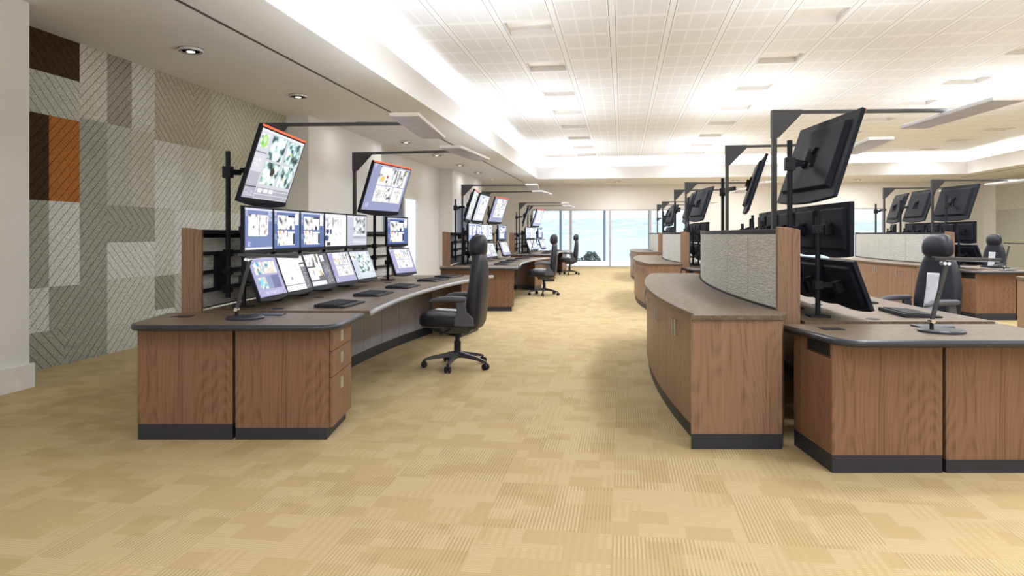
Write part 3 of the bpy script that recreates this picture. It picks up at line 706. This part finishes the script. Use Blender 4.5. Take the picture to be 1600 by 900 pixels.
# light gantries
def gantry(y, tmpl):
    ph = math.degrees(math.asin((y-CY)/15.73)); x = Pr(15.73, ph)[0]
    rz = -math.radians(ph)
    t_ = mk('light_gantry', tmpl, 'task light', (x, y, .79), (0, 0, rz), 'light gantries', '', True)
    z = 1.60
    t_.p('post', box(NB(), -.018, .018, -.024, .024, .003, z), MT['dgrey'], .003)
    t_.p('rail_clamp', box(NB(), -.09, -.018, -.03, .03, .50, .58), MT['black'])
    b = NB(); pr = [(-.022, z), (.215, z), (.215, z-.032), (.03, z-.225), (-.022, z-.225)]
    f = [b.verts.new((p, -.026, q)) for p, q in pr]; g = [b.verts.new((p, .026, q)) for p, q in pr]
    b.faces.new(f); b.faces.new(g[::-1])
    for i in range(5): b.faces.new((f[i], f[(i+1) % 5], g[(i+1) % 5], g[i]))
    t_.p('corner_gusset', b, MT['dgrey'])
    t_.p('arm', box(NB(), .2, 1.50, -.02, .02, z-.030, z-.002), MT['dgrey'], .002)
    lh = t_.p('light_head', box(NB(), 1.31, 1.55, -.675, .675, z-.062, z-.032), MT['lampwhite'], .004)
    obj('diffuser', box(NB(), 1.325, 1.535, -.66, .66, z-.065, z-.060), MT['lampface'], lh)
    lamp('lamp', (1.43, -.34, z-.028), (PI, 0, 0), .18, .60, PW_UP_FILL/2, (.94, .97, 1), t_.o)  # uplights added on top of the head to brighten the ceiling
    lamp('lamp', (1.43, .34, z-.028), (PI, 0, 0), .18, .60, PW_UP_FILL/2, (.94, .97, 1), t_.o)
gantry(6.05, 'dark gantry with slim light panel above near half of {S}')
gantry(8.38, 'dark gantry with slim light panel above far half of {S}')
# desk lamp
lx, ly = LD(-1.876, 5.017)
t_ = mk('desk_lamp', 'slim dark desk lamp with round base on {S}', 'desk lamp', (lx, ly, .79), WR, 'desk lamps', 'front', True)
b = NB(); lathe(b, [(.13, 0.001), (.13, .012), (.12, .018), (.0001, .019)], 32); t_.p('base', b, MT['edge'])
t_.p('stem', sweep(NB(), [(-.06, 0, .018), (-.06, 0, .065)], .012, 10), MT['black'])
b = NB(); sweep(b, [(-.06, -.022, .065), (-.06, .022, .065)], .013, 12); sweep(b, [(.033, -.024, .415), (.033, .024, .415)], .011, 12); sweep(b, [(.01, -.022, .417), (.01, .022, .417)], .011, 12)
t_.p('joint_knob', b, MT['chrome'], label='bright chrome joint')
t_.p('arm', bar(NB(), (-.06, 0, .065), (.033, 0, .415), .016, .022), MT['dgrey'])
lh = t_.p('head', bar(NB(), (-.05, 0, .448), (.37, .02, .437), .035, .020), MT['dgrey'], .003)
t_.p('diffuser', bar(NB(), (.02, .0025, .4345), (.36, .02, .4255), .026, .003), MT['lampface'], parent=lh)
t_.p('head_pivot', sweep(NB(), [(.033, 0, .415), (.02, 0, .445)], .009, 8), MT['black'])
# keyboards
KN = ['first from near end', 'second from near end', 'third from near end', 'fourth from near end', 'at far end']
kb0 = None
for k, (x, y, a) in enumerate(((-2.33, 5.68, .02), (-2.41, 6.72, .03), (-2.43, 7.73, .0), (-2.38, 8.85, -.1), (-2.36, 9.62, -.12))):
    if kb0 is None:
        t_ = T('keyboard', '', 'keyboard', (x, y, .793), (0, 0, a), 'keyboards', True)
        b = NB(); loft(b, [[(-.13, -.25, .001), (.13, -.25, .001), (.13, .25, .001), (-.13, .25, .001)], [(-.127, -.247, .026), (.127, -.247, .012), (.127, .247, .012), (-.127, .247, .026)]])
        t_.p('case', b, MT['black'], .003); b = NB()
        for i in range(6):
            for j in range(17):
                xx = -.105+i*.03; y0 = -.235+j*.0262; zt = .026-(xx+.127)*.055
                box(b, xx, xx+.024, y0, y0+.021, zt-.003, zt+.006)
        t_.p('keys', b, MT['key']); kb0 = t_.o; o = kb0
    else:
        o = dup(kb0, (x-kb0.location.x, y-kb0.location.y, 0)); o.rotation_euler.z = a
    add(o, 'black keyboard, '+KN[k]+', {S}', 'keyboards', 'front')
# credenza behind the screen (columns 1 and 2)
CREs = []
t_ = T('curved_credenza', '', 'credenza', (-3.7, 7.2, 0), (0, 0, 0), 'curved credenzas')
n0, n1 = -9.65, 7.61
def cpoly(ro, ri, e=0):
    out = [(-3.993-e*.3, 4.714-e)]+arc(ro, -9.5, 7.5, 30)+[(-4.01-e*.3, 9.70+e)]
    inn = [(-3.46, 9.785+e)]+arc(ri, 7.6, -9.3, 30)+[(-3.415, 4.80-e)]
    return out+inn
t_.p('carcass', quadbox(NB(), cpoly(16.60, 16.04), .10, .832), MT['woodl'])
t_.p('plinth', quadbox(NB(), cpoly(16.605, 16.045), 0, .10), MT['kick'])
t_.p('top', quadbox(NB(), cpoly(16.645, 16.02, .02), .834, .864), MT['lam'], .002)
yb = 4.96
b0 = math.degrees(math.asin((4.735-CY)/16.62)); b1 = math.degrees(math.asin((4.955-CY)/16.62))
t_.p('filler_panel', quadbox(NB(), arc(16.602, b0, b1, 3)+arc(16.622, b1, b0, 3), .105, .829), MT['woodl'])
b0 = math.degrees(math.asin((9.125-CY)/16.62)); b1 = math.degrees(math.asin((9.69-CY)/16.62))
t_.p('filler_panel', quadbox(NB(), arc(16.602, b0, b1, 3)+arc(16.622, b1, b0, 3), .105, .829), MT['woodl'])
for k in range(10):
    y0 = yb+.416*k+.002; y1 = yb+.416*(k+1)-.002
    a0 = math.degrees(math.asin((y0-CY)/16.62)); a1 = math.degrees(math.asin((y1-CY)/16.62))
    dr = t_.p('door', quadbox(NB(), arc(16.602, a0, a1, 4)+arc(16.622, a1, a0, 4), .105, .829), MT['woodl'])
    yh = y1-.05 if k % 2 == 0 else y0+.05
    ah = math.degrees(math.asin((yh-CY)/16.62)); p = Pr(16.645, ah); q = Pr(16.62, ah)
    b = NB(); sweep(b, [p+(.645,), p+(.765,)], .0055, 8)
    for z in (.655, .755): sweep(b, [q+(z,), p+(z,)], .004, 6)
    t_.p('handle', b, MT['silver'], parent=dr, label='slim steel bar handle')
cred = t_.o

# ---------------------------------------------------------------- chair (faces local +x)
def make_chair(label, loc, rz):
    t_ = T('operator_chair', label, 'chair', loc, (0, 0, rz), 'operator chairs', True)
    for k in range(5):
        a = 2*PI*k/5+.3; ca, sa = math.cos(a), math.sin(a)
        b = NB(); rings = []
        for r, z, w, hh in ((.03, .135, .06, .06), (.12, .125, .05, .045), (.25, .105, .042, .034), (.345, .082, .034, .024)):
            rings.append([(r*ca-p*sa, r*sa+p*ca, z+q) for p, q in ((-w/2, -hh/2), (w/2, -hh/2), (w/2*.7, hh/2), (-w/2*.7, hh/2))])
        loft(b, rings); lg = t_.p('leg', b, MT['dgrey'], .004)
        b = NB(); c0 = Vector((.345*ca, .345*sa, .034)); s_ = Vector((-sa, ca, 0))
        for q in (-1, 1):
            sweep(b, [c0+s_*q*.008, c0+s_*q*.012, c0+s_*q*.026, c0+s_*q*.030], [.028, .033, .033, .028], 16)
        sweep(b, [c0, c0+Vector((0, 0, .045))], .010, 8)
        t_.p('caster', b, MT['black'], parent=lg)
    b = NB(); lathe(b, [(.045, .10), (.045, .16), (.036, .17), (.036, .27), (.024, .275), (.024, .40)], 20); t_.p('gas_column', b, MT['black'])
    b = NB(); loft(b, [[(-.14, -.09, .36), (.12, -.09, .36), (.12, .09, .36), (-.14, .09, .36)], [(-.20, -.12, .43), (.17, -.12, .43), (.17, .12, .43), (-.20, .12, .43)]])
    t_.p('tilt_mechanism', b, MT['arm'], .01)
    t_.p('control_lever', sweep(NB(), [(.05, .08, .40), (.08, .24, .385), (.09, .30, .385)], [.008, .008, .016], 8), MT['black'])
    b = NB(); rings = []
    for x, w, z0, z1 in ((-.27, .34, .47, .54), (-.24, .44, .44, .57), (-.10, .52, .425, .575), (.10, .54, .42, .585), (.24, .53, .415, .595), (.31, .49, .42, .585), (.345, .42, .445, .555)):
        rings.append([(x, p, (z0+z1)/2+q) for p, q in rring(w, z1-z0, .55, 28)])
    loft(b, rings); st = t_.p('seat', b, MT['leather'], smooth=True)
    b = NB(); rings = []
    for x, w, z in ((-.20, .15, .586-.013), (-.05, .17, .587), (.10, .18, .592), (.22, .17, .598)):
        rings.append([(x, p, z+q) for p, q in rring(w, .016, .8, 16)])
    loft(b, rings); t_.p('seat_insert', b, MT['insert'], smooth=True, parent=st, label='white seat insert')
    # back
    BK = [(.42, -.20, .36, .10), (.47, -.20, .44, .15), (.58, -.205, .49, .17), (.72, -.215, .51, .165), (.86, -.23, .50, .15), (1.0, -.238, .45, .135), (1.10, -.24, .38, .12), (1.17, -.24, .30, .10), (1.20, -.24, .20, .06)]
    b = NB(); loft(b, [[(x+q, p, z) for p, q in rring(w, t2, .6, 28)] for z, x, w, t2 in BK]); bk_ = t_.p('backrest', b, MT['leather'], smooth=True)
    b = NB(); rings = []
    for z, w in ((.60, .16), (.72, .15), (.86, .14), (.98, .15), (1.0, .15)):
        x = np.interp(z, [q[0] for q in BK], [q[1]+q[3]/2 for q in BK])+.001
        rings.append([(x+q, p, z) for p, q in rring(w, .014, .8, 16)])
    loft(b, rings); t_.p('back_insert', b, MT['insert'], smooth=True, parent=bk_, label='white mesh back insert')
    b = NB()
    for s_ in (-1, 1): sweep(b, [(-.24, s_*.05, 1.15), (-.238, s_*.05, 1.22)], .008, 8)
    hp = t_.p('headrest_post', b, MT['black'])
    b = NB()
    rings = []
    for z, w, t2, x in ((1.15, .18, .08, -.232), (1.165, .27, .13, -.226), (1.20, .32, .17, -.222), (1.26, .325, .18, -.220), (1.32, .295, .165, -.224), (1.365, .23, .12, -.232), (1.388, .13, .06, -.238)):
        rings.append([(x+q, p, z) for p, q in rring(w, t2, .8, 28)])
    loft(b, rings); t_.p('headrest', b, MT['leather'], smooth=True)
    for s_ in (-1, 1):
        b = NB(); y = s_*.285; rings = []
        for x, w, hh, z in ((-.17, .05, .03, .735), (-.14, .075, .05, .735), (.0, .085, .058, .735), (.12, .08, .05, .73), (.19, .065, .035, .715), (.215, .04, .015, .70)):
            rings.append([(x, y+p, z+q) for p, q in rring(w, hh, .6, 16)])
        loft(b, rings); ar = t_.p('armrest', b, MT['arm'], smooth=True)
        b = NB(); loft(b, [[(x0+p, y+q-s_*.02, z) for p, q in ((-w, -.018), (w, -.018), (w, .018), (-w, .018))] for x0, w, z in ((-.14, .10, .46), (-.14, .095, .54), (-.12, .05, .60), (-.10, .045, .715))])
        t_.p('arm_bracket', b, MT['arm'], .006, parent=ar)
    return t_.o

# ---------------------------------------------------------------- lay out all stations
NAMES = {(0, 0): S0, (0, 1): 'middle left desk', (0, 2): 'farthest left desk', (1, 0): 'nearest right desk', (1, 1): 'middle right desk', (1, 2): 'farthest right desk', (2, 1): 'desk by right wall'}
DX, DY = 4.43, 8.13
for root, tmpl, grp, key in ST:
    for (c, r), nm in NAMES.items():
        if (c, r) == (0, 0): continue
        if key == 'mid' and r != 1: continue
        if key == 'front' and (c, r) in ((1, 1), (1, 2)): continue
        sh = .11 if (root.name.startswith(('desk_lamp', 'document_plate')) and c == 1) else 0
        dup(root, (DX*c+sh*cs, DY*r+sh*sn, 0), tmpl.format(S=nm), grp.format(S=nm) if grp else None)
for root, tmpl, grp, key in ST:
    if key == 'mid':
        for ch in list(root.children): bpy.data.objects.remove(ch)
        bpy.data.objects.remove(root); continue
    root['label'] = tmpl.format(S=S0)
    if grp: root['group'] = grp.format(S=S0)
for nm_ in ('curved_worktop', 'slat_wall', 'light_gantry', 'light_gantry.001'):
    o = bpy.data.objects[nm_]
    dup(o, (2*DX, 0, 0), o['label'].replace(S0, 'desk beyond the right edge'), (o['group'] if 'group' in o else None))
CL = {(1, 0): 'curved walnut credenza behind the nearest right desk, beside the aisle', (1, 1): 'curved walnut credenza behind the middle right desk', (1, 2): 'curved walnut credenza behind the farthest right desk',
      (2, 1): 'curved walnut credenza backing the desk by right wall', (2, 0): 'curved walnut credenza cut off by the right edge of the photo'}
for (c, r), lab in CL.items():
    if (c, r) == (1, 0): continue
    dup(cred, (DX*c, DY*r, 0), lab)
cred.location += Vector((DX, 0, 0)); cred['label'] = CL[(1, 0)]
ch = make_chair('black leather high-back chair on wheels at the nearest left desk', (-1.70, 7.27, 0), PI-.04)
def place(x, y, rz, lab):
    o = dup(ch, (0, 0, 0), lab); o.location = (x, y, 0); o.rotation_euler.z = rz
place(-1.76, 16.16, PI+.02, 'black leather high-back chair on wheels at the middle left desk')
place(-1.79, 24.5, PI-.02, 'black leather high-back chair on wheels at the farthest left desk')
place(2.90, 7.58, PI+.42, 'black high-back chair with white back insert, behind the right desk lamp')
place(7.73, 16.7, PI+.5, 'small distant black chair with white back insert by the right wall')

# ---------------------------------------------------------------- OUTSIDE
struct('ground', box(NB(), -14, 22, Y1+.2, 37.4, -.15, -.01), MT['terrace'])
rl = T('balcony_railing', 'slim grey posts of the terrace edge beyond the far windows', 'railing', (0, 37.2, 0))
for k in range(-4, 8):
    x = -.91+2.27*k; rl.p('post', box(NB(), x-.06, x+.06, 37.1, 37.2, -.01, 3.2), MT['rail'])
rl.p('top_beam', box(NB(), -10.2, 15.2, 37.1, 37.2, 3.2, 3.4), MT['frame'])
b = NB(); g = []
nx, ny = 60, 26
for j in range(ny):
    for i in range(nx):
        x = -5000+10000*i/(nx-1); y = 3000+3500*j/(ny-1)
        tt = j/(ny-1)
        hz = -14+ (math.sin(x*.0011+1.2)+1.3)*24*min(1, tt*3)+ (math.sin(x*.0027+j*.5)*22+math.sin(x*.0061+2+j*.8)*12+random.random()*10)*min(1, tt*4)+tt*60
        g.append(b.verts.new((x, y, hz)))
for j in range(ny-1):
    for i in range(nx-1): b.faces.new((g[j*nx+i], g[j*nx+i+1], g[(j+1)*nx+i+1], g[(j+1)*nx+i]))
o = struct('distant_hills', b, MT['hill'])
o = struct('lake', box(NB(), -6000, 6000, 75, 3100, -13, -12), MT['water'])
b = NB(); quadbox(b, [(-200, 37.5), (200, 37.5), (200, 90), (-200, 90)], -13.5, -12.0); struct('ground', b, MT['ground'])
# leafy bush top beyond the terrace
TZ = .5
tr = T('tree', 'small dark tree top seen through the window beyond the farthest left chair', 'tree', (-1.8, 50, -12))
b = NB(); sweep(b, [(-1.8, 50, -12), (-1.7, 50, -5), (-1.9, 50.1, -1.9)], [.3, .2, .1], 8)
for k in range(14):
    a = k*2.4; sweep(b, [(-1.85, 50.05, -3.2-.12*k % 1.2), (-1.85+math.cos(a)*.9, 50+math.sin(a)*.8, -1.6-.1*(k % 4))], [.05, .02], 5)
tr.p('trunk', b, MT['bark'])
b = NB()
for k in range(1500):
    u, v = random.random(), random.random(); a = 2*PI*u; zc = 2*v-1; rr = math.sqrt(1-zc*zc)*(.6+.45*random.random())
    p = Vector((-2.15+math.cos(a)*rr*.72, 50+math.sin(a)*rr*1.0, -.80+zc*1.0*(.7+.35*random.random())))
    if random.random() < .25: p += Vector((-.55, 0, -.45))
    n = Vector((random.uniform(-1, 1), random.uniform(-1, 1), random.uniform(-1, 1))).normalized(); s_ = n.orthogonal().normalized()*.075; q = n.cross(s_)
    b.faces.new([b.verts.new(p+s_), b.verts.new(p+q), b.verts.new(p-s_), b.verts.new(p-q)])
tr.p('foliage', b, MT['leaf'])

# ---------------------------------------------------------------- sky, sun
w = bpy.data.worlds.new('sky'); bpy.context.scene.world = w; w.use_nodes = True
nt = w.node_tree; N = nt.nodes; bg = N['Background']
tc = N.new('ShaderNodeTexCoord'); mp = N.new('ShaderNodeMapping'); mp.inputs['Scale'].default_value = (2.0, 2.0, 6)
ns = N.new('ShaderNodeTexNoise'); ns.inputs['Scale'].default_value = 1.6; ns.inputs['Detail'].default_value = 5
rp = N.new('ShaderNodeValToRGB'); rp.color_ramp.elements[0].position = .42; rp.color_ramp.elements[0].color = (.78, .86, .94, 1); rp.color_ramp.elements[1].position = .62; rp.color_ramp.elements[1].color = (.97, .98, 1, 1)
nt.links.new(tc.outputs['Generated'], mp.inputs[0]); nt.links.new(mp.outputs[0], ns.inputs[0]); nt.links.new(ns.outputs[0], rp.inputs[0]); nt.links.new(rp.outputs[0], bg.inputs[0])
bg.inputs[1].default_value = 1.15
L = bpy.data.lights.new('sun', 'SUN'); L.energy = 2.2; L.angle = .03; L.color = (1, .96, .9)
o = bpy.data.objects.new('sun', L); C.objects.link(o); o.rotation_euler = (math.radians(38), 0, math.radians(75))

# ---------------------------------------------------------------- camera
cam = bpy.data.cameras.new('camera'); co = bpy.data.objects.new('camera', cam); C.objects.link(co)
co.location = (0, 0, H); co.rotation_euler = (PI/2, 0, TH)
cam.sensor_width = 36; cam.lens = F/1600*36; cam.shift_y = -(450-HY)/1600; cam.clip_end = 12000; cam.clip_start = .05
sc = bpy.context.scene; sc.camera = co
sc.view_settings.view_transform = 'Standard'; sc.view_settings.look = 'None'; sc.view_settings.gamma = 1; sc.view_settings.exposure = .2
sc.view_settings.use_curve_mapping = False
